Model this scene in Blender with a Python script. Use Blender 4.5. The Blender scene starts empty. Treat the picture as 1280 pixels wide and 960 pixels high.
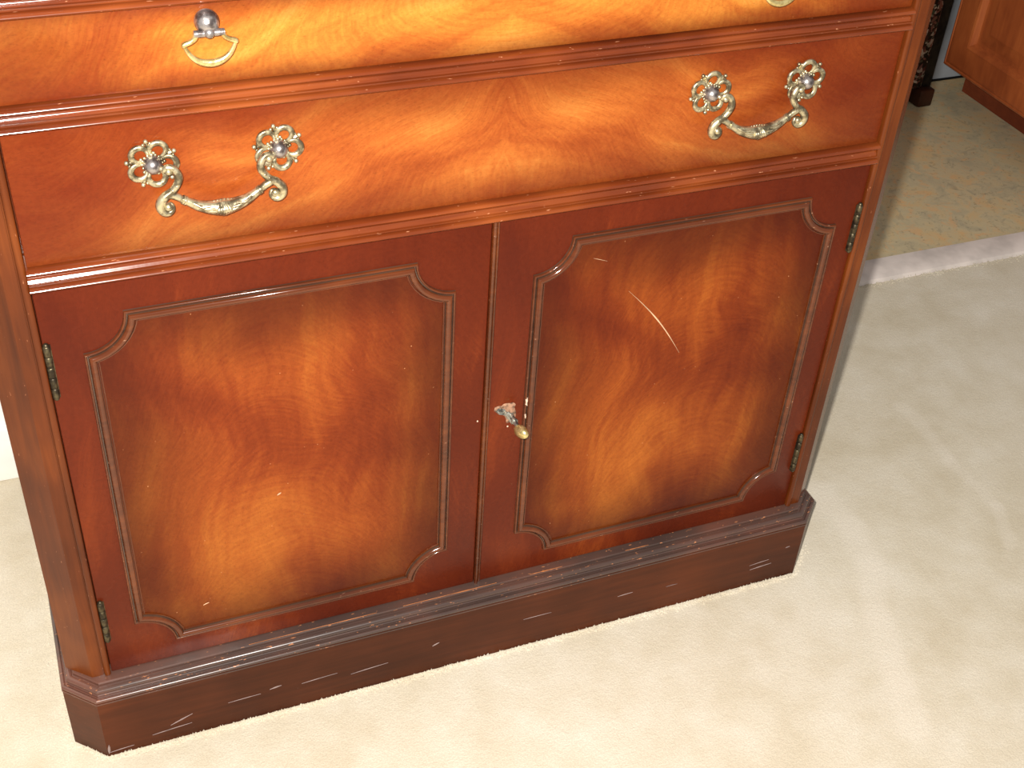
import bpy, bmesh, math, random
import numpy as np
from mathutils import Vector, Matrix

random.seed(7)
C = bpy.context.scene.collection
SC = bpy.context.scene

# ------------------------------------------------------------------ camera, light, exposure
YAW, PITCH, ROLL = 0.4155, 0.6667, 0.0707
CAM = Vector((-0.3813, -0.9204, 1.1721))
FPX = 1607.4
fwd = Vector((math.sin(YAW) * math.cos(PITCH), math.cos(YAW) * math.cos(PITCH), -math.sin(PITCH)))
rt0 = Vector((math.cos(YAW), -math.sin(YAW), 0)); up0 = rt0.cross(fwd)
RT = math.cos(ROLL) * rt0 + math.sin(ROLL) * up0
UP = -math.sin(ROLL) * rt0 + math.cos(ROLL) * up0
cd = bpy.data.cameras.new('camera'); cam = bpy.data.objects.new('camera', cd); C.objects.link(cam)
cd.sensor_fit = 'HORIZONTAL'; cd.sensor_width = 36; cd.lens = FPX * 36 / 1280; cd.clip_start = 0.02
M = Matrix.Identity(4)
for i in range(3):
    M[i][0], M[i][1], M[i][2], M[i][3] = RT[i], UP[i], -fwd[i], CAM[i]
cam.matrix_world = M
SC.camera = cam

world = bpy.data.worlds.new('room_daylight'); SC.world = world
world.use_nodes = True
world.node_tree.nodes['Background'].inputs[0].default_value = (1.0, 0.975, 0.94, 1)
world.node_tree.nodes['Background'].inputs[1].default_value = 0.41

fl = bpy.data.lights.new('camera_flash', 'POINT'); flo = bpy.data.objects.new('camera_flash', fl); C.objects.link(flo)
fl.energy = 138; fl.color = (1.0, 0.965, 0.90); fl.shadow_soft_size = 0.012
flo.location = CAM - 0.028 * RT + 0.03 * UP

SC.view_settings.view_transform = 'Standard'; SC.view_settings.look = 'None'
SC.view_settings.exposure = 0.0; SC.view_settings.gamma = 1.0; SC.view_settings.use_curve_mapping = False


# ------------------------------------------------------------------ node helpers
def s2l(c):
    return tuple(((x / 255) / 12.92 if x / 255 <= 0.04045 else ((x / 255 + 0.055) / 1.055) ** 2.4) for x in c) + (1,)


class NT:
    def __init__(self, name):
        self.m = bpy.data.materials.new(name); self.m.use_nodes = True
        self.t = self.m.node_tree
        self.b = self.t.nodes['Principled BSDF']
        self.tc = self.t.nodes.new('ShaderNodeTexCoord')
        self.obj = self.tc.outputs['Object']

    def n(self, typ, **kw):
        nd = self.t.nodes.new(typ)
        for k, v in kw.items():
            setattr(nd, k, v)
        return nd

    def put(self, sock, v):
        if isinstance(v, bpy.types.NodeSocket):
            self.t.links.new(v, sock)
        else:
            sock.default_value = v

    def math(self, op, a, b=None, c=None, clamp=False):
        nd = self.n('ShaderNodeMath', operation=op, use_clamp=clamp)
        self.put(nd.inputs[0], a)
        if b is not None: self.put(nd.inputs[1], b)
        if c is not None: self.put(nd.inputs[2], c)
        return nd.outputs[0]

    def vmath(self, op, a, b=None, scale=None):
        nd = self.n('ShaderNodeVectorMath', operation=op)
        self.put(nd.inputs[0], a)
        if b is not None: self.put(nd.inputs[1], b)
        if scale is not None: self.put(nd.inputs['Scale'], scale)
        return nd.outputs['Value'] if op in ('LENGTH', 'DOT_PRODUCT', 'DISTANCE') else nd.outputs[0]

    def sep(self, v):
        nd = self.n('ShaderNodeSeparateXYZ'); self.put(nd.inputs[0], v); return nd.outputs

    def comb(self, x, y, z):
        nd = self.n('ShaderNodeCombineXYZ')
        for i, v in enumerate((x, y, z)): self.put(nd.inputs[i], v)
        return nd.outputs[0]

    def noise(self, v, scale, detail=3, rough=0.55, dist=0.0, col=False):
        nd = self.n('ShaderNodeTexNoise'); self.put(nd.inputs['Vector'], v)
        nd.inputs['Scale'].default_value = scale; nd.inputs['Detail'].default_value = detail
        nd.inputs['Roughness'].default_value = rough; nd.inputs['Distortion'].default_value = dist
        return nd.outputs['Color'] if col else nd.outputs['Fac']

    def smooth(self, v, a, b, lo=0.0, hi=1.0):
        nd = self.n('ShaderNodeMapRange', interpolation_type='SMOOTHSTEP'); self.put(nd.inputs['Value'], v)
        nd.inputs['From Min'].default_value = a; nd.inputs['From Max'].default_value = b
        nd.inputs['To Min'].default_value = lo; nd.inputs['To Max'].default_value = hi
        return nd.outputs[0]

    def ramp(self, v, stops):
        nd = self.n('ShaderNodeValToRGB'); self.put(nd.inputs[0], v)
        e = nd.color_ramp.elements
        while len(e) < len(stops): e.new(0.5)
        for el, (p, c) in zip(e, stops):
            el.position = p; el.color = s2l(c)
        return nd.outputs[0]

    def mix(self, f, a, b, mode='MIX'):
        nd = self.n('ShaderNodeMix', data_type='RGBA', blend_type=mode)
        self.put(nd.inputs[0], f); self.put(nd.inputs[6], a); self.put(nd.inputs[7], b)
        return nd.outputs[2]

    def bump(self, h, dist, strength=1.0):
        nd = self.n('ShaderNodeBump'); nd.inputs['Strength'].default_value = strength
        nd.inputs['Distance'].default_value = dist; self.put(nd.inputs['Height'], h)
        self.t.links.new(nd.outputs[0], self.b.inputs['Normal'])

    def seg(self, v, a, b):
        """distance from v to the segment a-b (2 or 3 component tuples)"""
        a = Vector(a); b = Vector(b); d = b - a
        pa = self.vmath('SUBTRACT', v, tuple(a))
        h = self.math('DIVIDE', self.vmath('DOT_PRODUCT', pa, tuple(d)), d.length_squared, clamp=True)
        return self.vmath('LENGTH', self.vmath('SUBTRACT', pa, self.vmath('SCALE', tuple(d), scale=h)))

    def done(self, col, rough=0.4, spec=0.5, metal=0.0):
        self.put(self.b.inputs['Base Color'], col); self.put(self.b.inputs['Roughness'], rough)
        self.put(self.b.inputs['Specular IOR Level'], spec); self.put(self.b.inputs['Metallic'], metal)
        return self.m


def flame_wood(name, stops, burn, book=False, half=None, edge=0.06, plume=(0.0, 0.0), vertical=True,
               freq=7.0, edge_amt=0.8, arc=26.0, rough=0.27, spec=0.15, seam=0.0, tilt=0.0, gain=(0.80, 0.84, 0.80)):
    """figured mahogany veneer: soft swirls (bookmatched on the drawers), cathedral arcs, fine grain,
    and the shaded dark border of a sunburst lacquer finish"""
    k = NT(name)
    x, y, z = k.sep(k.obj)
    u = k.math('ABSOLUTE', k.math('SUBTRACT', x, seam)) if book else x
    if tilt:
        c, sn = math.cos(tilt), math.sin(tilt)
        ux = k.math('ADD', k.math('MULTIPLY', u, c), k.math('MULTIPLY', z, sn))
        uz = k.math('SUBTRACT', k.math('MULTIPLY', z, c), k.math('MULTIPLY', u, sn))
    else:
        ux, uz = u, z
    p = k.comb(ux, y, uz)
    wn = k.noise(p, freq * 0.8, 2, 0.45, col=True)
    wv = k.vmath('SCALE', k.vmath('SUBTRACT', wn, (0.5, 0.5, 0.5)), scale=0.11)
    q = k.vmath('ADD', p, wv)
    qx, qy, qz = k.sep(q)
    dx = k.math('SUBTRACT', qx, plume[0]); dz = k.math('SUBTRACT', qz, plume[1])
    if vertical:
        r = k.math('ADD', k.math('MULTIPLY', k.math('MULTIPLY', dx, dx), 5.0), k.math('MULTIPLY', dz, 0.55))
        low = k.comb(k.math('MULTIPLY', qx, freq), qy, k.math('MULTIPLY', qz, freq * 0.62))
        st = k.comb(k.math('MULTIPLY', qx, 70.0), qy, k.math('MULTIPLY', qz, 6.0))
    else:
        r = k.math('ADD', k.math('MULTIPLY', k.math('MULTIPLY', dz, dz), 6.0), k.math('MULTIPLY', dx, 0.42))
        low = k.comb(k.math('MULTIPLY', qx, freq * 0.62), qy, k.math('MULTIPLY', qz, freq * 1.5))
        st = k.comb(k.math('MULTIPLY', qx, 9.0), qy, k.math('MULTIPLY', qz, 80.0))
    bands = k.math('SINE', k.math('MULTIPLY', r, arc * 2.3))
    big = k.noise(low, 1.0, 2, 0.45, 0.25)
    streak = k.noise(st, 1.0, 3, 0.55, 0.2)
    fine = k.noise(k.comb(k.math('MULTIPLY', r, 520.0), k.math('MULTIPLY', qx, 40.0), k.math('MULTIPLY', qz, 40.0)), 1.0, 2, 0.6)
    tone = k.math('MULTIPLY_ADD', bands, 0.022, big)
    tone = k.math('ADD', tone, k.math('MULTIPLY', k.math('SUBTRACT', streak, 0.5), 0.24))
    tone = k.math('ADD', tone, k.math('MULTIPLY', k.math('SUBTRACT', fine, 0.5), 0.17))
    col = k.ramp(tone, stops)
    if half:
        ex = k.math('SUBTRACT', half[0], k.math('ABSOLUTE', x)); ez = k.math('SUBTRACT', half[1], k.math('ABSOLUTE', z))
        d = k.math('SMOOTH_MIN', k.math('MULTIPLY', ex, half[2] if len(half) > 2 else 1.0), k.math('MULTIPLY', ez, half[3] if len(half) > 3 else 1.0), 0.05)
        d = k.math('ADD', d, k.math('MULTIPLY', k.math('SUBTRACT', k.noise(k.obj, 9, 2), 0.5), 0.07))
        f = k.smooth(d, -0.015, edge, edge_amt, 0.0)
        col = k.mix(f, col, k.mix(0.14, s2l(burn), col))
    col = k.mix(1.0, col, (gain[0], gain[1], gain[2], 1), 'MULTIPLY')
    pores = k.noise(k.comb(k.math('MULTIPLY', x, 900.0 if vertical else 260.0), y, k.math('MULTIPLY', z, 260.0 if vertical else 900.0)), 1.0, 2, 0.7)
    col = k.mix(k.smooth(pores, 0.54, 0.72, 0.0, 0.28), col, s2l((50, 14, 6)))
    fleck = k.noise(k.obj, 230, 3, 0.75)
    col = k.mix(k.smooth(fleck, 0.40, 0.62, 0.0, 0.22), col, k.mix(1.0, col, (0.50, 0.42, 0.36, 1), 'MULTIPLY'))
    specks = k.noise(k.obj, 330, 1, 0.5)
    col = k.mix(k.smooth(specks, 0.80, 0.85, 0.0, 0.5), col, s2l((236, 170, 120)))
    k.bump(k.noise(k.obj, 60, 2), 0.0006, 0.10)
    return k.done(col, k.smooth(k.noise(k.obj, 30, 2), 0.3, 0.7, rough - 0.04, rough + 0.06), spec)


def plain_wood(name, stops, chips=0.5, chip_col=(205, 130, 90), grain='x', rough=0.3, spec=0.35, scuffs=None, edge_thr=0.70):
    k = NT(name)
    x, y, z = k.sep(k.obj)
    a, b = (9.0, 150.0) if grain == 'x' else (150.0, 9.0)
    g = k.noise(k.comb(k.math('MULTIPLY', x, a), k.math('MULTIPLY', y, 60.0), k.math('MULTIPLY', z, b)), 1.0, 4, 0.6, 0.5)
    big = k.noise(k.obj, 6, 3)
    col = k.ramp(k.math('MULTIPLY_ADD', k.math('SUBTRACT', g, 0.5), 0.5, big), stops)
    w = k.noise(k.comb(k.math('MULTIPLY', x, 120.0 if grain == 'x' else 420.0), k.math('MULTIPLY', y, 400.0), k.math('MULTIPLY', z, 420.0 if grain == 'x' else 120.0)), 1.0, 2, 0.6)
    col = k.mix(k.smooth(w, edge_thr, edge_thr + 0.06, 0.0, chips), col, s2l(chip_col))
    k.bump(k.noise(k.obj, 90, 2), 0.0005, 0.12)
    return k.done(col, rough, spec)


# ------------------------------------------------------------------ materials
DR = [(0.30, (136, 56, 22)), (0.43, (164, 78, 32)), (0.54, (186, 99, 42)), (0.68, (212, 132, 62))]
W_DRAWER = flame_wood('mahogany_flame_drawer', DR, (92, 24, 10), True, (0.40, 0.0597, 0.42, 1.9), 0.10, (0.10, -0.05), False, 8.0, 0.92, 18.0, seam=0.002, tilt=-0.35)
DR1 = [(0.28, (156, 70, 26)), (0.41, (184, 98, 38)), (0.52, (205, 124, 50)), (0.68, (226, 156, 76))]
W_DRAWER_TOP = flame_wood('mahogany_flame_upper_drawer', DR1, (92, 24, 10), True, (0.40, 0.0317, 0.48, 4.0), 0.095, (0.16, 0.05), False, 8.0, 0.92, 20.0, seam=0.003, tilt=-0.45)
PN = [(0.28, (112, 36, 14)), (0.44, (142, 56, 22)), (0.56, (166, 76, 30)), (0.72, (194, 104, 42))]
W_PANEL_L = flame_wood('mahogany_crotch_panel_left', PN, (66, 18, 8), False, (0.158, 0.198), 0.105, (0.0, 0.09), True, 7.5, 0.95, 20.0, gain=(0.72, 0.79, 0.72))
PN2 = [(0.28, (106, 32, 12)), (0.44, (136, 52, 18)), (0.57, (164, 74, 27)), (0.72, (198, 104, 40))]
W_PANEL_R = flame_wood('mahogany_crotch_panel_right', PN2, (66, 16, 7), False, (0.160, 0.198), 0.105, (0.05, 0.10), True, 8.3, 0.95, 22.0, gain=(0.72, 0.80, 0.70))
FR = [(0.30, (84, 27, 13)), (0.56, (102, 36, 16)), (0.68, (122, 48, 20)), (0.80, (158, 74, 30))]
W_DOOR = flame_wood('mahogany_door_frame', FR, (88, 24, 13), False, None, 0.03, (0.1, 0.3), True, 6.0, 0.5, 14.0, gain=(0.80, 0.84, 0.80))
RAIL = [(0.25, (74, 28, 13)), (0.5, (106, 46, 19)), (0.75, (136, 68, 29))]
W_RAIL = plain_wood('mahogany_rail', RAIL, 0.5, (224, 160, 120), 'x', 0.16, 0.45)
STILE = [(0.25, (66, 27, 9)), (0.5, (90, 40, 13)), (0.75, (116, 57, 19))]
W_STILE = plain_wood('mahogany_stile', STILE, 0.35, (220, 150, 110), 'z', 0.27, 0.25)
MOLD = [(0.25, (58, 24, 10)), (0.5, (84, 38, 15)), (0.75, (110, 54, 22))]
W_MOLD = plain_wood('mahogany_panel_moulding', MOLD, 0.4, (210, 160, 130), 'x', 0.14, 0.55)
W_GROOVE_SHADE = plain_wood('painted_groove_shade', [(0.3, (58, 38, 29)), (0.7, (88, 62, 49))], 0.0, rough=0.16, spec=0.6)  # shade and grey reflection of the moulding grooves, painted in as a darker tone
PL = [(0.25, (54, 26, 15)), (0.5, (72, 35, 19)), (0.75, (90, 44, 23))]
W_PLINTH = plain_wood('dark_mahogany_plinth', PL, 0.45, (150, 130, 125), 'x', 0.34, 0.14, edge_thr=0.74)
PM = [(0.25, (52, 42, 40)), (0.5, (74, 56, 50)), (0.75, (104, 66, 54))]
W_PMOLD = plain_wood('worn_dark_plinth_moulding', PM, 0.75, (196, 128, 84), 'x', 0.27, 0.6, edge_thr=0.66)
W_CASE = plain_wood('case_wood', [(0.3, (60, 24, 12)), (0.7, (92, 40, 18))], 0.0)


def simple(name, c, rough=0.6, spec=0.3, metal=0.0, var=0.12, sc=40):
    k = NT(name)
    col = k.mix(k.smooth(k.noise(k.obj, sc, 3), 0.35, 0.7, 0.0, 1.0), s2l(c), s2l(tuple(max(0, v * (1 - var * 2)) for v in c)))
    return k.done(col, rough, spec, metal)


def brass(name, a, b, rough=0.33):
    k = NT(name)
    col = k.mix(k.smooth(k.noise(k.obj, 140, 3), 0.40, 0.62), s2l(a), s2l(b))
    k.bump(k.noise(k.obj, 420, 2), 0.0006, 0.35)
    return k.done(col, rough, 0.5, 0.82)


M_BRASS = brass('antique_brass', (206, 194, 160), (120, 108, 86))
M_KNOB = brass('tarnished_brass_dome', (172, 164, 162), (104, 94, 92), 0.3)
M_RING = brass('polished_brass', (232, 212, 150), (190, 164, 104), 0.26)
M_HINGE = brass('dull_hinge_brass', (100, 90, 68), (58, 50, 40), 0.42)
M_GREY = brass('grey_lock_metal', (176, 174, 166), (96, 98, 98), 0.36)
M_RAW = simple('raw_chipped_wood', (222, 190, 168), 0.8, 0.2)
M_PATCH = simple('stained_chip', (168, 128, 104), 0.7, 0.2, var=0.3, sc=160)
M_SCR = simple('pale_scratch', (228, 188, 150), 0.7, 0.2)
M_SCUFF = simple('grey_scuff', (146, 126, 122), 0.7, 0.2)
M_WHITE = simple('white_paint', (246, 244, 238), 0.5, 0.3, var=0.01)
M_GREYWALL = simple('grey_painted_wall', (168, 172, 178), 0.6, 0.2, var=0.05, sc=12)
M_GAP_SHADE = simple('painted_gap_shade', (28, 26, 26), 0.8, 0.1)
M_MARBLE = simple('pale_threshold', (226, 214, 206), 0.45, 0.3, var=0.06, sc=18)
KC = [(0.3, (140, 68, 34)), (0.5, (164, 84, 42)), (0.7, (184, 102, 52))]
M_KCAB = plain_wood('kitchen_cherry_wood', KC, 0.0, grain='z', rough=0.38, spec=0.3)
M_KTOE = plain_wood('kitchen_toe_wood', [(0.3, (96, 42, 24)), (0.7, (124, 58, 32))], 0.0, grain='x', rough=0.45, spec=0.25)
M_POST = simple('dark_screen_post', (48, 40, 30), 0.7, 0.2, var=0.3, sc=60)
M_FOOT = simple('dark_foot_wood', (66, 34, 20), 0.4, 0.3)


def carpet_mat():
    k = NT('beige_carpet')
    p = k.obj
    soft = k.noise(p, 3.2, 3, 0.55); med = k.noise(p, 16, 3, 0.6); fine = k.noise(p, 520, 2, 0.7)
    t = k.math('ADD', k.math('MULTIPLY', soft, 0.5), k.math('MULTIPLY', med, 0.5))
    col = k.ramp(t, [(0.34, (203, 190, 165)), (0.5, (215, 204, 183)), (0.66, (225, 216, 199))])
    flat = k.vmath('MULTIPLY', p, (1, 1, 0))
    wob = k.vmath('ADD', flat, k.vmath('MULTIPLY', k.vmath('SUBTRACT', k.noise(p, 9, 2, col=True), (0.5, 0.5, 0.5)), (0.03, 0.03, 0)))
    # brushed pile: the lighter lanes left by a vacuum cleaner
    for pts, wd, amt in ((STREAK1, 0.028, 0.42), (STREAK2, 0.016, 0.32)):
        for a, b in zip(pts[:-1], pts[1:]):
            m = k.smooth(k.seg(wob, a, b), wd * 0.25, wd, amt, 0.0)
            col = k.mix(m, col, s2l((232, 222, 206)))
    col = k.mix(k.smooth(fine, 0.35, 0.7, 0.26, 0.0), col, s2l((160, 146, 124)))
    k.bump(k.math('ADD', k.math('MULTIPLY', fine, 0.6), k.math('MULTIPLY', k.noise(p, 190, 2), 0.6)), 0.003, 0.4)
    k.b.inputs['Sheen Weight'].default_value = 0.15
    return k.done(col, 0.95, 0.05)


STREAK1 = [(0.535, 0.102, 0), (0.54, 0.031, 0), (0.518, -0.046, 0), (0.482, -0.118, 0), (0.451, -0.211, 0), (0.423, -0.273, 0)]
STREAK2 = [(0.753, 0.223, 0), (0.752, 0.105, 0), (0.752, -0.006, 0), (0.726, -0.069, 0)]


def kitchen_floor_mat():
    k = NT('mottled_vinyl')
    p = k.obj
    w = k.vmath('ADD', p, k.vmath('SCALE', k.vmath('SUBTRACT', k.noise(p, 14, 2, col=True), (0.5, 0.5, 0.5)), scale=0.07))
    a = k.noise(w, 16, 4, 0.62, 0.6); b = k.noise(k.vmath('ADD', w, (3, 1, 0)), 34, 4, 0.66, 0.8)
    col = k.ramp(a, [(0.34, (184, 172, 142)), (0.5, (200, 184, 148)), (0.64, (208, 180, 134))])
    col = k.mix(k.smooth(b, 0.52, 0.66, 0.0, 0.6), col, s2l((220, 172, 120)))
    col = k.mix(k.smooth(b, 0.44, 0.34, 0.0, 0.5), col, s2l((158, 148, 126)))
    col = k.mix(k.smooth(k.noise(p, 120, 3, 0.7), 0.56, 0.72, 0.0, 0.45), col, s2l((104, 94, 76)))
    return k.done(col, 0.45, 0.25)


def floral_mat():
    k = NT('dark_floral_fabric')
    v = k.n('ShaderNodeTexVoronoi'); v.inputs['Scale'].default_value = 170
    k.put(v.inputs['Vector'], k.vmath('ADD', k.obj, k.vmath('SCALE', k.noise(k.obj, 40, 2, col=True), scale=0.02)))
    hsv = k.sep(v.outputs['Color'])
    col = k.ramp(hsv[0], [(0.0, (34, 26, 20)), (0.45, (48, 36, 24)), (0.58, (96, 50, 44)), (0.72, (176, 164, 146)), (0.80, (60, 70, 52)), (1.0, (128, 78, 66))])
    k.bump(k.noise(k.obj, 300, 2), 0.001, 0.5)
    return k.done(col, 0.85, 0.1)


M_CARPET = carpet_mat(); M_VINYL = kitchen_floor_mat(); M_FLORAL = floral_mat()


# ------------------------------------------------------------------ mesh helpers
def link(o, parent=None, loc=(0, 0, 0)):
    C.objects.link(o); o.location = loc
    if parent: o.parent = parent
    return o


def mesh_obj(name, verts, faces, mat, parent=None, loc=(0, 0, 0), smooth=35):
    me = bpy.data.meshes.new(name)
    me.from_pydata([tuple(v) for v in verts], [], faces)
    me.update()
    bm = bmesh.new(); bm.from_mesh(me)
    bmesh.ops.recalc_face_normals(bm, faces=bm.faces)
    bm.to_mesh(me); bm.free()
    me.materials.append(mat)
    if smooth:
        me.polygons.foreach_set('use_smooth', [True] * len(me.polygons))
        me.set_sharp_from_angle(angle=math.radians(smooth))
    return link(bpy.data.objects.new(name, me), parent, loc)


class Geo:
    def __init__(self): self.v = []; self.f = []

    def add(self, v, f):
        o = len(self.v); self.v += [tuple(p) for p in v]; self.f += [tuple(i + o for i in q) for q in f]
        return self

    def box(self, x0, x1, y0, y1, z0, z1, bev=0.0, seg=1):
        bm = bmesh.new(); bmesh.ops.create_cube(bm, size=1)
        for v in bm.verts:
            v.co = ((x0 + x1) / 2 + v.co.x * (x1 - x0), (y0 + y1) / 2 + v.co.y * (y1 - y0), (z0 + z1) / 2 + v.co.z * (z1 - z0))
        if bev: bmesh.ops.bevel(bm, geom=bm.edges[:], offset=bev, segments=seg, profile=0.6, affect='EDGES')
        bm.verts.index_update()
        self.add([v.co[:] for v in bm.verts], [[v.index for v in f.verts] for f in bm.faces]); bm.free()
        return self

    def tube(self, pts, rad, seg=10, flat=1.0, res=4):
        P = [Vector(p) for p in pts]; n = len(P)
        R = list(rad) if hasattr(rad, '__len__') else [rad] * n
        if res > 1:
            Q = []; S = []
            for i in range(n - 1):
                p0, p1, p2, p3 = P[max(i - 1, 0)], P[i], P[i + 1], P[min(i + 2, n - 1)]
                for j in range(res):
                    t = j / res
                    Q.append(0.5 * ((2 * p1) + (p2 - p0) * t + (2 * p0 - 5 * p1 + 4 * p2 - p3) * t * t + (3 * p1 - p0 - 3 * p2 + p3) * t ** 3))
                    S.append(R[i] + (R[i + 1] - R[i]) * t)
            Q.append(P[-1]); S.append(R[-1]); P, R = Q, S; n = len(P)
        vs = []; fs = []
        nrm = None
        for i in range(n):
            t = (P[min(i + 1, n - 1)] - P[max(i - 1, 0)]).normalized()
            if nrm is None:
                nrm = Vector((0, 1, 0)) if abs(t.y) < 0.9 else Vector((1, 0, 0))
            nrm = (nrm - t * nrm.dot(t)).normalized(); bn = t.cross(nrm)
            for s in range(seg):
                a = 2 * math.pi * s / seg
                vs.append(P[i] + R[i] * (math.cos(a) * nrm * flat + math.sin(a) * bn))
        for i in range(n - 1):
            for s in range(seg):
                fs.append((i * seg + s, i * seg + (s + 1) % seg, (i + 1) * seg + (s + 1) % seg, (i + 1) * seg + s))
        fs.append(tuple(range(seg))); fs.append(tuple(range((n - 1) * seg, n * seg)))
        return self.add(vs, fs)

    def ball(self, c, r, sy=1.0, u=14, w=8):
        bm = bmesh.new(); bmesh.ops.create_uvsphere(bm, u_segments=u, v_segments=w, radius=1)
        bm.verts.index_update()
        rr = r if hasattr(r, '__len__') else (r, r * sy, r)
        self.add([(c[0] + v.co.x * rr[0], c[1] + v.co.y * rr[1], c[2] + v.co.z * rr[2]) for v in bm.verts],
                 [[v.index for v in f.verts] for f in bm.faces]); bm.free()
        return self

    def sweep(self, path, prof, closed, put, cap=True, alt=None):
        """path: 2D points; prof: (d along left normal, h); put(a, b, h) -> 3D"""
        n = len(path); P = [Vector(p) for p in path]; vs = []; fs = []
        m = len(prof); self.alt = []
        for i in range(n):
            if closed or 0 < i < n - 1:
                t1 = (P[i] - P[i - 1]).normalized(); t2 = (P[(i + 1) % n] - P[i]).normalized()
            elif i == 0:
                t1 = t2 = (P[1] - P[0]).normalized()
            else:
                t1 = t2 = (P[-1] - P[-2]).normalized()
            n1 = Vector((-t1.y, t1.x)); n2 = Vector((-t2.y, t2.x))
            mt = (n1 + n2) / (1 + n1.dot(n2))
            for d, h in prof:
                q = P[i] + mt * d; vs.append(put(q.x, q.y, h))
        for i in range(n if closed else n - 1):
            j = (i + 1) % n
            for s in range(m - 1):
                if alt and s in alt: self.alt.append(len(self.f) + len(fs))
                fs.append((i * m + s, i * m + s + 1, j * m + s + 1, j * m + s))
        if not closed and cap:
            fs.append(tuple(range(m))); fs.append(tuple(range((n - 1) * m, n * m)))
        return self.add(vs, fs)

    def prism(self, poly, z0, z1):
        n = len(poly)
        return self.add([(x, y, z0) for x, y in poly] + [(x, y, z1) for x, y in poly],
                        [tuple(range(n)), tuple(range(n, 2 * n))] + [(i, (i + 1) % n, n + (i + 1) % n, n + i) for i in range(n)])

    def obj(self, name, mat, parent=None, loc=(0, 0, 0), smooth=35):
        return mesh_obj(name, self.v, self.f, mat, parent, loc, smooth)


def arc(cx, cz, r, a0, a1, n=10):
    return [(cx + r * math.cos(math.radians(a0 + (a1 - a0) * i / n)), cz + r * math.sin(math.radians(a0 + (a1 - a0) * i / n))) for i in range(n + 1)]


def thing(name, label, cat, loc=(0, 0, 0)):
    o = bpy.data.objects.new(name, None); link(o, None, loc); o.empty_display_size = 0.1
    o['label'] = label; o['category'] = cat
    return o


def structure(o, label):
    o['kind'] = 'structure'; o['label'] = label
    return o


# ------------------------------------------------------------------ the setting
structure(Geo().box(-3.2, 3.2, -3.2, 0.522, -0.06, 0.0).obj('floor', M_CARPET), 'beige cut-pile carpet with pale vacuum streaks around the sideboard')
structure(Geo().box(0.5, 3.2, 0.565, 1.175, -0.06, -0.004).obj('floor', M_VINYL), 'mottled tan and grey kitchen floor beyond the doorway')
structure(Geo().box(-3.2, 0.5, 0.457, 0.575, 0.0, 2.5).obj('wall_back', M_WHITE), 'white wall behind the sideboard')
structure(Geo().box(-3.2, 0.5, 0.449, 0.457, 0.0, 0.085, 0.004, 2).obj('baseboard_back', M_WHITE), 'white baseboard left of the sideboard')
structure(Geo().box(0.5, 3.2, 1.175, 1.29, -0.06, 2.5).obj('wall_kitchen', M_GREYWALL), 'grey kitchen wall behind the wooden cabinet')
g = Geo().box(0.5, 3.2, 1.1715, 1.175, -0.004, 0.0)  # dark strip put in for the shadow gap between wall and floor
structure(g.obj('gap_shade_strip', M_GAP_SHADE), 'thin black strip painted in as the shadow gap at the foot of the grey wall')
thr = [(0.0, 0.0), (0.004, 0.006), (0.012, 0.009), (0.040, 0.010), (0.056, 0.008), (0.062, -0.004), (0.062, -0.05), (0.0, -0.05)]
g = Geo().sweep([(0.5, 0.514), (3.2, 0.518)], thr, False, lambda a, b, h: (a, b, h))
structure(g.obj('trim_2', M_MARBLE), 'pale strip between the carpet and the kitchen floor')

# carpet tufts standing along the plinth and the threshold
rng = np.random.default_rng(3)


def tufts(n):
    pts = []
    for _ in range(n):
        r = rng.random()
        if r < 0.62:
            x = rng.uniform(-0.45, 0.45); y = -0.0235 - abs(rng.normal(0, 0.0028))
            lim = max(0, abs(x) - 0.42); y += lim
        elif r < 0.70:
            x = -0.452 - abs(rng.normal(0, 0.005)); y = rng.uniform(0.0, 0.45)
        elif r < 0.78:
            x = 0.452 + abs(rng.normal(0, 0.005)); y = rng.uniform(0.0, 0.45)
        else:
            x = rng.uniform(0.5, 1.6); y = 0.5145 + 0.0015 * (x - 0.5) - abs(rng.normal(0, 0.006)) + 0.003
        pts.append((x, y))
    return pts


vs = []; fs = []
for x, y in tufts(4200):
    a = rng.uniform(0, 6.283); w = rng.uniform(0.0011, 0.0021); h = rng.uniform(0.0014, 0.0036); o = len(vs)
    lx, ly = rng.normal(0, 0.0008, 2)
    for i in range(5):
        vs.append((x + w * math.cos(a + i * 1.2566), y + w * math.sin(a + i * 1.2566), -0.0005))
    vs.append((x + lx, y + ly, h))
    fs += [(o + i, o + (i + 1) % 5, o + 5) for i in range(5)]
t = mesh_obj('carpet_pile', vs, fs, M_CARPET, bpy.data.objects['floor'], smooth=180)
t['kind'] = 'stuff'

# ------------------------------------------------------------------ the sideboard
SB = thing('sideboard', 'large red-brown mahogany sideboard with two panelled doors and brass drawer handles on beige carpet', 'sideboard')
Geo().box(-0.438, 0.438, 0.024, 0.435, 0.06, 0.86).obj('case', W_CASE, SB)
Geo().box(-0.46, 0.46, -0.022, 0.445, 0.86, 0.885, 0.006, 3).obj('top', W_STILE, SB)

# plinth and its stepped moulding
PF, PXR, PCH = -0.0224, 0.4195, 0.0304
poly = [(-PXR - PCH, 0.44), (-PXR - PCH, PF + PCH), (-PXR, PF), (PXR, PF), (PXR + PCH, PF + PCH), (PXR + PCH, 0.44)]
plinth = Geo().prism(poly, 0.0, 0.0865).obj('plinth', W_PLINTH, SB, smooth=20)
path = [(-PXR - PCH, 0.44), (-PXR - PCH, PF + PCH), (-PXR, PF), (PXR, PF), (PXR + PCH, PF + PCH), (PXR + PCH, 0.44)]
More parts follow.
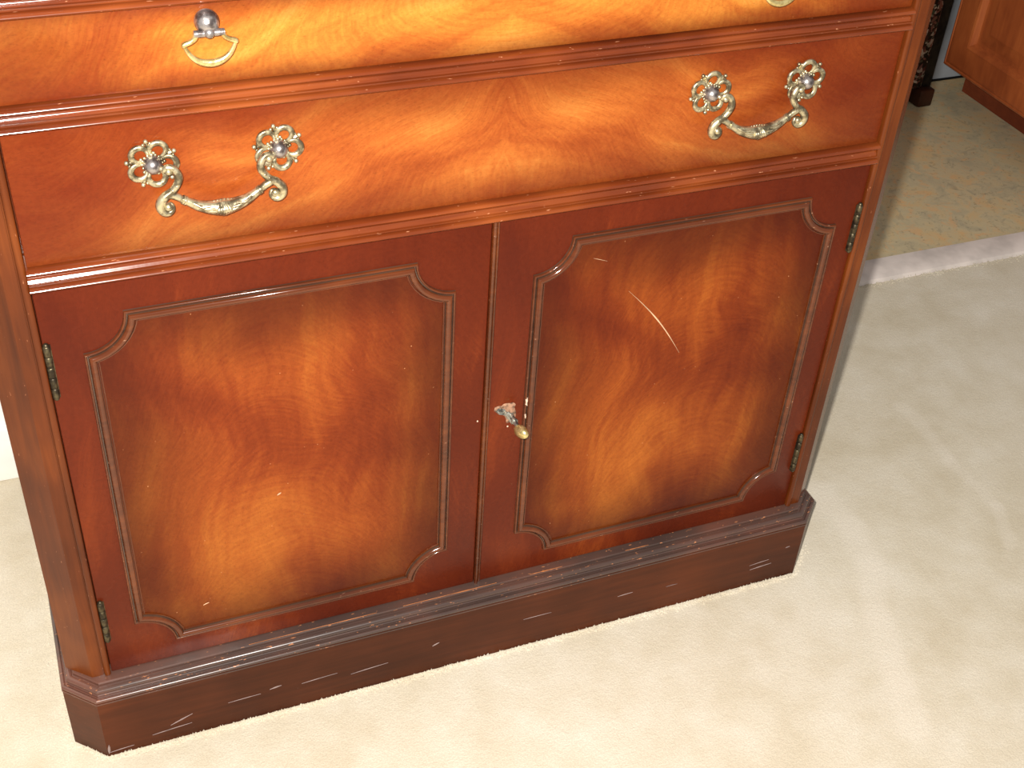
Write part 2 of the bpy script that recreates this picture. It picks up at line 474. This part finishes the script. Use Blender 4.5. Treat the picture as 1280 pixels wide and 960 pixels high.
# d < 0 is outwards on this path (left normal points inwards)
prof = [(0.004, 0.0845), (-0.0006, 0.0845), (-0.0006, 0.0856), (0.0004, 0.0858)]
for a in range(-90, 101, 19): prof.append((0.0022 - 0.0027 * math.cos(math.radians(a)), 0.0886 + 0.0025 * math.sin(math.radians(a))))
prof += [(0.0042, 0.0898), (0.0056, 0.0898), (0.0058, 0.0916)]
for a in range(-40, 111, 15): prof.append((0.0100 - 0.0044 * math.cos(math.radians(a)), 0.0950 + 0.0038 * math.sin(math.radians(a))))
prof += [(0.0122, 0.0978), (0.0132, 0.0980), (0.0134, 0.1012), (0.0142, 0.1022), (0.018, 0.1027), (0.034, 0.1028), (0.034, 0.0845)]
Geo().sweep(path, prof, False, lambda a, b, h: (a, b, h)).obj('plinth_moulding', W_PMOLD, plinth, smooth=24)


def sliver(name, a, b, w, mat, parent, put, n=8, bow=0.0, h=0.0004, jag=0.25):
    """thin raised mark from a to b on a face, tapering at both ends"""
    A = Vector(a); B = Vector(b); d = (B - A); nn = Vector((-d.y, d.x)).normalized()
    vs = []; fs = []
    for i in range(n + 1):
        t = i / n; c = A + d * t + nn * bow * math.sin(math.pi * t)
        ww = w * (0.15 + math.sin(math.pi * min(max(t, 0.06), 0.94)) * (1 + random.uniform(-jag, jag)))
        for s, hh in ((-1, 0.0), (0, h), (1, 0.0)):
            q = c + nn * ww * s; vs.append(put(q.x, q.y, hh))
    for i in range(n):
        for s in range(2):
            o = i * 3 + s; fs.append((o, o + 1, o + 4, o + 3))
    return mesh_obj(name, vs, fs, mat, parent, smooth=0)


pp = lambda x, z, h: (x, PF - 0.0001 - h, z)
for a, b, w in (((-0.372, 0.0160), (-0.330, 0.0195), .0007), ((-0.417, 0.006), (-0.392, 0.008), .0006), ((-0.352, 0.024), (-0.328, 0.034), .0009),
                ((-0.155, 0.030), (-0.112, 0.033), .0006), ((-0.21, 0.036), (-0.17, 0.038), .0006), ((-0.29, 0.036), (-0.255, 0.037), .0005),
                ((-0.245, 0.040), (-0.232, 0.042), .0010), ((0.352, 0.028), (0.382, 0.0305), .0008), ((0.35, 0.036), (0.377, 0.0385), .0006),
                ((0.05, 0.046), (0.085, 0.046), .0005), ((0.17, 0.043), (0.19, 0.044), .0006), ((0.235, 0.038), (0.25, 0.038), .0005),
                ((-0.418, 0.004), (-0.4165, 0.019), .0011), ((0.398, 0.052), (0.404, 0.053), .0010), ((-0.06, 0.041), (-0.052, 0.0445), .0012)):
    sliver('scuff_mark', a, b, w, M_SCUFF, plinth, pp)
pm = lambda x, z, h: (x, PF + 0.0125 - h * 2, 0.1027)
for a, b, w in (((-0.09, 0), (0.02, 0), .0005), ((0.06, 0), (0.10, 0), .0006), ((-0.26, 0), (-0.12, 0), .0004), ((0.18, 0), (0.21, 0), .0007)):
    pl = lambda x, z, h: (x, PF + 0.0148 + z, 0.1024 + h)
    sliver('worn_edge', a, b, w, simple('worn_edge_wood', (178, 108, 60)), plinth, pl, 12, jag=0.7)

# corner stiles with chamfers and an inner bead
SR, CX, CY = 0.4185, 0.4425, 0.0225
for s in (-1, 1):
    poly = [(s * 0.4075, 0.0), (s * (SR - 0.002), 0.0), (s * (SR + 0.0002), 0.0004), (s * (SR + 0.0016), 0.0017), (s * CX, CY), (s * CX, 0.43), (s * 0.4, 0.43), (s * 0.4, 0.012), (s * 0.4075, 0.012)]
    st = Geo().prism(poly, 0.1022, 0.862).obj('corner_stile', W_STILE, SB, smooth=32)
    bead = [(0.0, 0.012), (0.0, 0.0)]
    for a in range(0, 181, 30): bead.append((0.0032 - 0.0032 * math.cos(math.radians(a)), -0.0005 - 0.0026 * math.sin(math.radians(a))))
    bead += [(0.0064, 0.0016), (0.0074, 0.0016), (0.0074, 0.012)]
    g = Geo(); vs = []
    n = len(bead)
    for z in (0.1035, 0.86):
        vs += [(s * (0.4 + d), h, z) for d, h in bead]
    g.add(vs, [tuple(range(n)), tuple(range(n, 2 * n))] + [(i, (i + 1) % n, n + (i + 1) % n, n + i) for i in range(n)])
    g.obj('stile_bead', W_STILE, st, smooth=40)


def rail(z0, z1):
    h = z1 - z0; pr = [(0.0, 0.022)]
    pr += [(0.0, -0.001)]
    for a in range(-90, 91, 30): pr.append((0.0030 + 0.0028 * math.sin(math.radians(a)), -0.0015 - 0.0052 * math.cos(math.radians(a))))
    pr += [(0.0062, -0.0012), (0.0072, -0.0034), (0.0082, -0.0036), (0.0086, -0.0012)]
    for i in range(7):
        t = i / 6; pr.append((0.0092 + (h - 0.0150) * t, -0.0008 + 0.0016 * math.sin(math.pi * t)))
    for a in range(-90, 91, 30): pr.append((h - 0.0026 + 0.0024 * math.sin(math.radians(a)), -0.0012 - 0.0042 * math.cos(math.radians(a))))
    pr += [(h, 0.0), (h, 0.022)]
    return Geo().sweep([(-0.4, z0), (0.4, z0)], pr, False, lambda a, b, q: (a, q, b)).obj('rail', W_RAIL, SB, smooth=40)


Z3, Z2, Z1 = (0.5735, 0.5945), (0.7125, 0.7325), (0.7985, 0.8185)
for z in (Z3, Z2, Z1): rail(*z)


# brass furniture
def rosette(parent, x, z, rot):
    g = Geo(); ang = math.radians
    for k in range(5):
        a = rot + 72 * k + 36
        cx, cz = 0.0112 * math.cos(ang(a)), 0.0112 * math.sin(ang(a))
        pts = []; rad = []
        for i in range(11):
            t = i / 10; b = a + 152 - 300 * t
            r = 0.0074 * (0.72 + 0.28 * math.sin(math.pi * min(1, t * 1.15)))
            pts.append((cx + r * math.cos(ang(b)), -0.0022 - 0.0012 * math.sin(math.pi * t), cz + r * math.sin(ang(b))))
            rad.append(0.0010 + 0.0017 * math.sin(math.pi * t) ** 0.8)
        g.tube(pts, rad, 8, 0.75, 3)
        g.ball((cx + 0.0034 * math.cos(ang(a + 130)), -0.0032, cz + 0.0034 * math.sin(ang(a + 130))), 0.0014, 1, 8, 6)
        c, s = math.cos(ang(rot + 72 * k)), math.sin(ang(rot + 72 * k))
        g.ball((0.0195 * c, -0.0028, 0.0195 * s), 0.0019, 1, 10, 6)
        for e in (-9, 9):
            c2, s2 = math.cos(ang(rot + 72 * k + e)), math.sin(ang(rot + 72 * k + e))
            g.ball((0.0172 * c2, -0.0026, 0.0172 * s2), 0.0014, 1, 8, 6)
        g.tube([(0.0055 * c, -0.0018, 0.0055 * s), (0.0175 * c, -0.0022, 0.0175 * s)], 0.0012, 6, 1, 1)
    for k in range(16):
        a = ang(22.5 * k); g.ball((0.0078 * math.cos(a), -0.0030, 0.0078 * math.sin(a)), 0.0012, 1, 6, 5)
    o = g.obj('rosette', M_BRASS, parent, (x, 0, z), 60)
    return o


def dome(parent, x, z):
    return Geo().ball((0, -0.0045, 0), (0.0074, 0.0085, 0.0074), 1, 18, 12).obj('post_dome', M_KNOB, parent, (x, 0, z), 60)


def bail(parent, x, z):
    """scrolled swan-neck drop handle; local z = 0 at the rosette centres"""
    g = Geo(); Y = -0.0125; Z0 = 0.6805
    S = [(-.0404, .6739), (-.0425, .6752), (-.0405, .6782), (-.0358, .6772), (-.0326, .6725), (-.0322, .6672), (-.0350, .6615), (-.0388, .6574), (-.0438, .6540),
         (-.0480, .6492), (-.0489, .6436), (-.0464, .6394), (-.0424, .6386), (-.0394, .6412), (-.0396, .6452), (-.0418, .6462)]
    RS = [.0012, .0018, .0023, .0027, .0031, .0033, .0030, .0030, .0036, .0038, .0034, .0029, .0026, .0022, .0017, .0012]
    B = [(-.0440, .6552), (-.0405, .6553), (-.0347, .6522), (-.0310, .6492), (-.0299, .6486), (-.0288, .6480), (-.0240, .6448), (-.0180, .6414), (-.0090, .6386), (0, .6376)]
    RB = [.0022, .0032, .0030, .0028, .0027, .0030, .0037, .0044, .0056, .0072]
    for s in (-1, 1):
        g.tube([(-s * px, Y - 0.002 * math.sin(i / 15 * math.pi), pz - Z0) for i, (px, pz) in enumerate(S)], RS, 10, 1.05, 4)
        g.ball((-s * -0.0424, Y - 0.0012, 0.6437 - Z0), 0.0038, 1, 12, 8)
        g.ball((-s * -0.0392, Y - 0.0012, 0.6745 - Z0), 0.0030, 1, 12, 8)
        g.tube([(-s * px, Y - 0.002, pz - Z0) for px, pz in B], RB, 12, 1.0, 4)
        # collar rings
        for c0, c1 in (((-.0312, .6494), (-.0300, .6487)), ((-.0296, .6484), (-.0284, .6477))):
            g.tube([(-s * c0[0], Y - 0.002, c0[1] - Z0), (-s * c1[0], Y - 0.002, c1[1] - Z0)], 0.0038, 12, 1, 1)
        # acanthus ridges on the shoulders and the belly
        for i, q in enumerate(((-.0345, .0000), (-.0380, -.0002), (-.0420, .0000))):
            g.ball((-s * q[0], Y - 0.0040, 0.6608 - 0.0032 * i - Z0 + 0.0015), 0.0013, 1, 8, 6)
        for x0, x1, dz in ((-.024, -.010, .0022), (-.021, -.007, 0.0), (-.018, -.004, -.0022)):
            g.tube([(-s * x0, Y - .0042, .6452 - Z0 + dz * .5 - (x0 + .024) * .42), (-s * (x0 + x1) / 2, Y - .0072, .6405 - Z0 + dz), (-s * x1, Y - .0076, .6400 - Z0 + dz * 1.5)], [.0008, .0014, .0010], 6, 1, 3)
        for x0, z0, x1, z1 in ((-.0070, .6342, -.0025, .6425), (-.0045, .6338, -.0005, .6428), (-.0018, .6330, .0006, .6432)):
            g.tube([(-s * x0, Y - .0058, z0 - Z0), (-s * (x0 + x1) / 2, Y - .0090, (z0 + z1) / 2 - Z0), (-s * x1, Y - .0048, z1 - Z0)], [.0008, .0017, .0011], 6, 1, 3)
        for x0, h in ((-.0085, .0018), (-.0050, .0026), (-.0018, .0032)):
            g.tube([(-s * x0, Y - .002, .6412 - Z0), (-s * (x0 * .8), Y - .002, .6432 - Z0 + h * .6)], [.0016, .0005], 6, 1, 1)
    # pins joining the bail to its two posts
    for s in (-1, 1):
        g.tube([(s * 0.0478, -0.004, -0.001), (s * 0.0440, Y + 0.002, -0.0045), (s * 0.0398, Y, -0.0065)], [.0022, .0018, .0018], 8, 1, 3)
    return g.obj('bail_handle', M_BRASS, parent, (x, 0, z), 60)


def ring_pull(parent, x, z):
    k = Geo().ball((0, -0.0055, 0), (0.0094, 0.0095, 0.0094), 1, 24, 16)
    k.tube([(-0.0112, -0.0115, -0.0062), (0.0112, -0.0115, -0.0062)], 0.0028, 12, 1, 1)
    k.ball((0, -0.0125, -0.0058), (0.0042, 0.004, 0.0042), 1, 12, 8)
    k.tube([(0, -0.0004, 0), (0, -0.0030, 0)], 0.0080, 24, 1, 1)
    k.obj('pull_knob', M_KNOB, parent, (x, 0, z), 50)
    g = Geo(); Y = -0.0115
    L = [(-0.0098, -0.0062), (-0.0108, -0.0094), (-0.0140, -0.0118), (-0.0180, -0.0132), (-0.0196, -0.0142)]
    U = [(-0.0190, -0.0142), (-0.0172, -0.0185), (-0.0140, -0.0235), (-0.0095, -0.0272), (-0.0045, -0.0291), (0, -0.0296)]
    for s in (-1, 1):
        g.tube([(-s * a, Y, b) for a, b in L], [.0024, .0022, .0021, .0022, .0022], 10, 1, 4)
        g.ball((-s * -0.0192, Y, -0.0143), 0.0021, 1, 10, 8)
    U2 = U + [(-a, b) for a, b in U[-2::-1]]
    g.tube([(a, Y, b) for a, b in U2], [.0014, .0018, .0022, .0027, .0031, .0033, .0031, .0027, .0022, .0018, .0014], 10, 0.8, 4)
    return g.obj('drop_ring', M_RING, parent, (x, 0, z), 50)


# drawers (origin at the middle of each face)
def drawer(z0, z1, mat):
    g = Geo().box(-0.3988, 0.3988, 0.0, 0.02, z0 - (z0 + z1) / 2 + 0.001, (z1 - z0) / 2 - 0.001, 0.0012, 2)
    g.box(-0.385, 0.385, 0.02, 0.30, z0 - (z0 + z1) / 2 + 0.006, (z1 - z0) / 2 - 0.006)
    return g.obj('drawer', mat, SB, (0, 0.0015, (z0 + z1) / 2), 30)


d2 = drawer(Z3[1], Z2[0], W_DRAWER); zc2 = (Z3[1] + Z2[0]) / 2
d1 = drawer(Z2[1], Z1[0], W_DRAWER_TOP); zc1 = (Z2[1] + Z1[0]) / 2
drawer(Z1[1], 0.8585, W_DRAWER_TOP)
for hx, rot in ((-0.2436, 27), (0.2470, 48)):
    for s in (-1, 1):
        rosette(d2, hx + s * 0.0494, 0.6742 - zc2, rot); dome(d2, hx + s * 0.0494, 0.6742 - zc2)
    bail(d2, hx, 0.6772 - zc2)
for hx in (-0.2415, 0.2478):
    ring_pull(d1, hx, 0.7850 - zc1)

# doors
R0 = 0.037


def door(x0, x1, px0, px1, pz0, pz1, pmat, lab=None):
    cx, cz = (x0 + x1) / 2, (0.1035 + 0.5725) / 2
    d = Geo().box(x0 - cx, x1 - cx, 0.0, 0.02, 0.1035 - cz, 0.5725 - cz, 0.0012, 2).obj('door', W_DOOR, SB, (cx, 0.001, cz), 30)
    a0, a1, b0, b1 = px0 - cx, px1 - cx, pz0 - cz, pz1 - cz
    ccw = []
    ccw += arc(a0, b0, R0, 90, 0)        # lower left notch, walking towards the bottom edge
    ccw += arc(a1, b0, R0, 180, 90)
    ccw += arc(a1, b1, R0, 270, 180)
    ccw += arc(a0, b1, R0, 360, 270)
    pr = [(0.0, 0.0), (0.0, 0.0020)]
    for a in range(0, 181, 36): pr.append((0.0012 - 0.0011 * math.cos(math.radians(a)), 0.0026 + 0.0012 * math.sin(math.radians(a))))
    pr += [(0.0024, 0.0012), (0.0032, 0.0012), (0.0034, 0.0028)]
    for a in range(20, 161, 20): pr.append((0.0066 - 0.0032 * math.cos(math.radians(a)), 0.0024 + 0.0036 * math.sin(math.radians(a))))
    pr += [(0.0098, 0.0006), (0.0108, 0.0006), (0.0110, 0.0020), (0.0117, 0.0020), (0.0119, 0.0)]
    g = Geo().sweep(ccw, pr, True, lambda a, b, h: (a, -h, b), alt={0, 6, 7, 8, 9, 10, 18, 19, 20})
    mo = g.obj('panel_moulding', W_MOLD, d, smooth=40)
    mo.data.materials.append(W_GROOVE_SHADE)
    for i in g.alt: mo.data.polygons[i].material_index = 1
    # veneered field inside the moulding
    mcx, mcz = (a0 + a1) / 2, (b0 + b1) / 2
    e = 0.0100; fld = []
    P = [Vector(p) for p in ccw]; n = len(P)
    for i in range(n):
        t1 = (P[i] - P[i - 1]).normalized(); t2 = (P[(i + 1) % n] - P[i]).normalized()
        n1 = Vector((-t1.y, t1.x)); n2 = Vector((-t2.y, t2.x)); q = P[i] + (n1 + n2) / (1 + n1.dot(n2)) * e
        fld.append((q.x - mcx, q.y - mcz))
    vs = [(x, -0.0007, z) for x, z in fld] + [(x, 0.0, z) for x, z in fld]
    fs = [tuple(range(n))] + [(i, (i + 1) % n, n + (i + 1) % n, n + i) for i in range(n)]
    mesh_obj('panel', vs, fs, pmat, d, (mcx, 0, mcz), 20)
    return d, cx, cz


dl, lcx, lcz = door(-0.3992, -0.0052, -0.3690, -0.0385, 0.1310, 0.5420, W_PANEL_L)
dr, rcx, rcz = door(-0.0042, 0.3992, 0.0392, 0.3722, 0.1310, 0.5440, W_PANEL_R)
# meeting bead on the right door
pr = [(0.0, 0.001)]
for a in range(0, 181, 30): pr.append((0.0020 - 0.0020 * math.cos(math.radians(a)), -0.0008 - 0.0028 * math.sin(math.radians(a))))
pr += [(0.0042, 0.0)]
for a in range(0, 181, 45): pr.append((0.0058 - 0.0014 * math.cos(math.radians(a)), -0.0002 - 0.0014 * math.sin(math.radians(a))))
pr += [(0.0074, 0.001)]
n = len(pr); vs = [(-0.0046 - rcx + d, h, z - rcz) for z in (0.1036, 0.5728) for d, h in pr]
Geo().add(vs, [tuple(range(n)), tuple(range(n, 2 * n))] + [(i, (i + 1) % n, n + (i + 1) % n, n + i) for i in range(n)]).obj('meeting_bead', W_MOLD, dr, smooth=45)


def hinge(parent, cx, cz, x, z, s):
    g = Geo(); L = 0.055; n = 5; l = L / n
    for i in range(n):
        a = z - L / 2 + i * l
        g.tube([(x - cx, -0.0015, a + 0.0003 - cz), (x - cx, -0.0015, a + 0.0008 - cz), (x - cx, -0.0015, a + l - 0.0008 - cz), (x - cx, -0.0015, a + l - 0.0003 - cz)], [.0026, .0031, .0031, .0026], 12, 1, 1)
    g.tube([(x - cx, -0.0015, z - L / 2 - 0.001 - cz), (x - cx, -0.0015, z + L / 2 + 0.001 - cz)], 0.0018, 10, 1, 1)
    g.ball((x - cx, -0.0015, z + L / 2 - cz), 0.0026, 1, 10, 6).ball((x - cx, -0.0015, z - L / 2 - cz), 0.0026, 1, 10, 6)
    xa, xb = sorted((x, x + s * 0.0036))
    g.box(xa - cx, xb - cx, -0.0010, 0.001, z - L / 2 - cz, z + L / 2 - cz)
    o = g.obj('hinge', M_HINGE, parent, smooth=45); return o


for z in (0.4925, 0.180): hinge(dl, lcx, lcz, -0.3968, z, 1)
for z in (0.4985, 0.190): hinge(dr, rcx, rcz, 0.3968, z, -1)


# broken lock plate, chipped veneer and the key in the right door
def blob(name, outline, mat, h, y0=-0.0002):
    """irregular thin plate: outline is a polygon in door-face x, z"""
    n = len(outline); c = (sum(p[0] for p in outline) / n, sum(p[1] for p in outline) / n)
    vs = [(x - rcx, y0, z - rcz) for x, z in outline]
    vs += [(c[0] + (x - c[0]) * .78 - rcx, y0 - h * random.uniform(.6, 1.2), c[1] + (z - c[1]) * .78 - rcz) for x, z in outline]
    vs.append((c[0] - rcx, y0 - h, c[1] - rcz))
    fs = [(i, (i + 1) % n, n + (i + 1) % n, n + i) for i in range(n)] + [(n + i, n + (i + 1) % n, 2 * n) for i in range(n)]
    return mesh_obj(name, vs, fs, mat, dr, smooth=0)


def ragged(pts, j=0.0008):
    out = []
    for i, p in enumerate(pts):
        q = pts[(i + 1) % len(pts)]
        for t in (0, 0.33, 0.66):
            out.append((p[0] + (q[0] - p[0]) * t + random.uniform(-j, j), p[1] + (q[1] - p[1]) * t + random.uniform(-j, j)))
    return out


blob('chipped_veneer', ragged([(0.0075, 0.3480), (0.0085, 0.3535), (0.0150, 0.3545), (0.0215, 0.3565), (0.0300, 0.3540), (0.0305, 0.3470), (0.0315, 0.3380), (0.0300, 0.3280), (0.0225, 0.3300), (0.0200, 0.3390), (0.0140, 0.3440)]), M_PATCH, 0.0006)
blob('lock_plate', ragged([(0.0095, 0.3500), (0.0140, 0.3525), (0.0185, 0.3490), (0.0235, 0.3440), (0.0285, 0.3420), (0.0305, 0.3340), (0.0285, 0.3265), (0.0240, 0.3330), (0.0205, 0.3400), (0.0150, 0.3445), (0.0110, 0.3455)], 0.0006), M_GREY, 0.0016, -0.0006)
blob('chipped_veneer', ragged([(0.0395, 0.3600), (0.0420, 0.3600), (0.0418, 0.3510), (0.0398, 0.3520)], 0.0004), M_RAW, 0.0030, -0.0020)
blob('chipped_veneer', ragged([(0.0398, 0.3400), (0.0414, 0.3405), (0.0412, 0.3340), (0.0399, 0.3345)], 0.0003), M_RAW, 0.0030, -0.0020)
for x, z, r in ((-0.010, 0.3405, .0009), (0.0235, 0.3250, .0010), (0.0005, 0.3670, .0008), (0.0010, 0.3300, .0008)):
    blob('chipped_veneer', [(x + r * math.cos(a * 1.05), z + r * 1.2 * math.sin(a * 1.05)) for a in range(6)], M_RAW, 0.0005, -0.0002 if x > 0.01 else -0.0004)

KX, KZ = 0.0262, 0.3395
key = thing('key', 'small brass key standing in the worn lock of the right door', 'key', (KX, -0.002, KZ))
g = Geo().tube([(0, 0.001, 0), (0, -0.006, -0.0002), (0.0002, -0.013, -0.0006), (0.0003, -0.016, -0.0008)], [.0026, .0024, .0022, .0026], 12, 1, 2)
g.tube([(0, -0.0065, 0), (0, -0.0085, 0)], 0.0034, 12, 1, 1)
g.obj('shank', M_GREY, key, smooth=50)
g = Geo().ball((0, 0, 0), (0.0058, 0.0105, 0.0070), 1, 18, 12)
g.tube([(-0.0030, -0.0055, 0.0030), (-0.0005, 0.0, 0.0057), (0.0018, 0.0055, 0.0045)], 0.0007, 6, 1, 3)
g.tube([(0.0010, -0.0070, 0.0018), (0.0025, -0.002, 0.0050), (0.0030, 0.0040, 0.0040)], 0.0007, 6, 1, 3)
o = g.obj('bow', M_RING, key, (0.0016, -0.0225, -0.0024), 60); o.rotation_euler = (math.radians(-14), 0, math.radians(14))

# the long scratch and small nicks
rp = lambda x, z, h: (x - rcx, -0.0008 - h, z - rcz)
sliver('scratch', (0.1428, 0.4691), (0.2124, 0.3780), 0.00050, M_SCR, dr, rp, 16, 0.004, 0.0003)
sliver('scratch', (0.100, 0.515), (0.115, 0.509), 0.0002, M_SCR, dr, rp, 6)
lp = lambda x, z, h: (x - lcx, -0.0008 - h, z - lcz)
sliver('scratch', (-0.2165, 0.2985), (-0.2125, 0.3010), 0.0008, M_SCR, dl, lp, 4)
sliver('scratch', (-0.3000, 0.1700), (-0.2940, 0.1720), 0.0004, M_SCR, dl, lp, 4)

# ------------------------------------------------------------------ kitchen cabinet beyond the doorway
KB = thing('kitchen_cabinet', 'cherry-brown kitchen cabinet with a framed panel and recessed toe kick, upper right', 'cabinet', (1.75, 0.7, 0))


def kloc(g, name, mat, parent, smooth=30):
    g.v = [(x - 1.75, y - 0.7, z) for x, y, z in g.v]
    return g.obj(name, mat, parent, smooth=smooth)


kloc(Geo().box(1.437, 2.05, 0.02 + 0.58, 1.0705, 0.09, 0.88), 'case', M_KCAB, KB)
kloc(Geo().box(1.5325, 2.04, 0.61, 1.1128, -0.003, 0.092), 'toe_kick', M_KTOE, KB)
kloc(Geo().box(1.43, 2.07, 0.58, 1.08, 0.88, 0.915, 0.006, 2), 'worktop', M_GREYWALL, KB)
py0, py1, pz0, pz1 = 0.615, 1.073, 0.0905, 0.74
door_path = [(py0, pz0), (py1, pz0), (py1, pz1), (py0, pz1)]
# outer profile -> frame -> bevel -> recess -> raised field, as one mitred sweep inwards
kp = [(0.0, -0.012), (0.0, -0.001), (0.003, 0.003), (0.007, 0.0045), (0.0085, 0.003), (0.012, 0.0050), (0.016, 0.0062), (0.058, 0.0062), (0.061, 0.0072), (0.066, 0.0060), (0.071, 0.0015), (0.074, -0.0035), (0.082, -0.004)]
kd = kloc(Geo().sweep(door_path, kp, True, lambda a, b, h: (1.425 - h, a, b)), 'door_frame', M_KCAB, KB, 25)
q = 0.080
inner = [(py0 + q, pz0 + q), (py1 - q, pz0 + q), (py1 - q, pz1 - q), (py0 + q, pz1 - q)]
fp = [(0.0, -0.006), (0.0, -0.0036), (0.018, -0.0005), (0.026, 0.0012), (0.028, 0.0020)]
g = Geo().sweep(inner, fp, True, lambda a, b, h: (1.425 - h, a, b))
e = q + 0.028
g.add([(1.423, py0 + e, pz0 + e), (1.423, py1 - e, pz0 + e), (1.423, py1 - e, pz1 - e), (1.423, py0 + e, pz1 - e)], [(0, 1, 2, 3)])
kloc(g, 'raised_panel', M_KCAB, KB, 25)

# ------------------------------------------------------------------ floral fabric screen standing against the grey wall
FS = thing('fabric_screen', 'dark upright screen with a floral fabric edge and brown foot, behind the sideboard', 'screen', (1.2, 1.10, 0))
Geo().box(-0.235, 0.192, -0.022, 0.012, 0.035, 1.25, 0.010, 4).obj('fabric_panel', M_FLORAL, FS, smooth=50)
for x in (-0.245, 0.205):
    post = Geo().box(x - 0.018, x + 0.018, -0.012, 0.026, 0.022, 1.28, 0.006, 3).obj('post', M_POST, FS, smooth=50)
    Geo().box(x - 0.020, x + 0.016, -0.030, 0.020, -0.004, 0.034, 0.004, 2).obj('foot', M_FOOT, post, smooth=50)
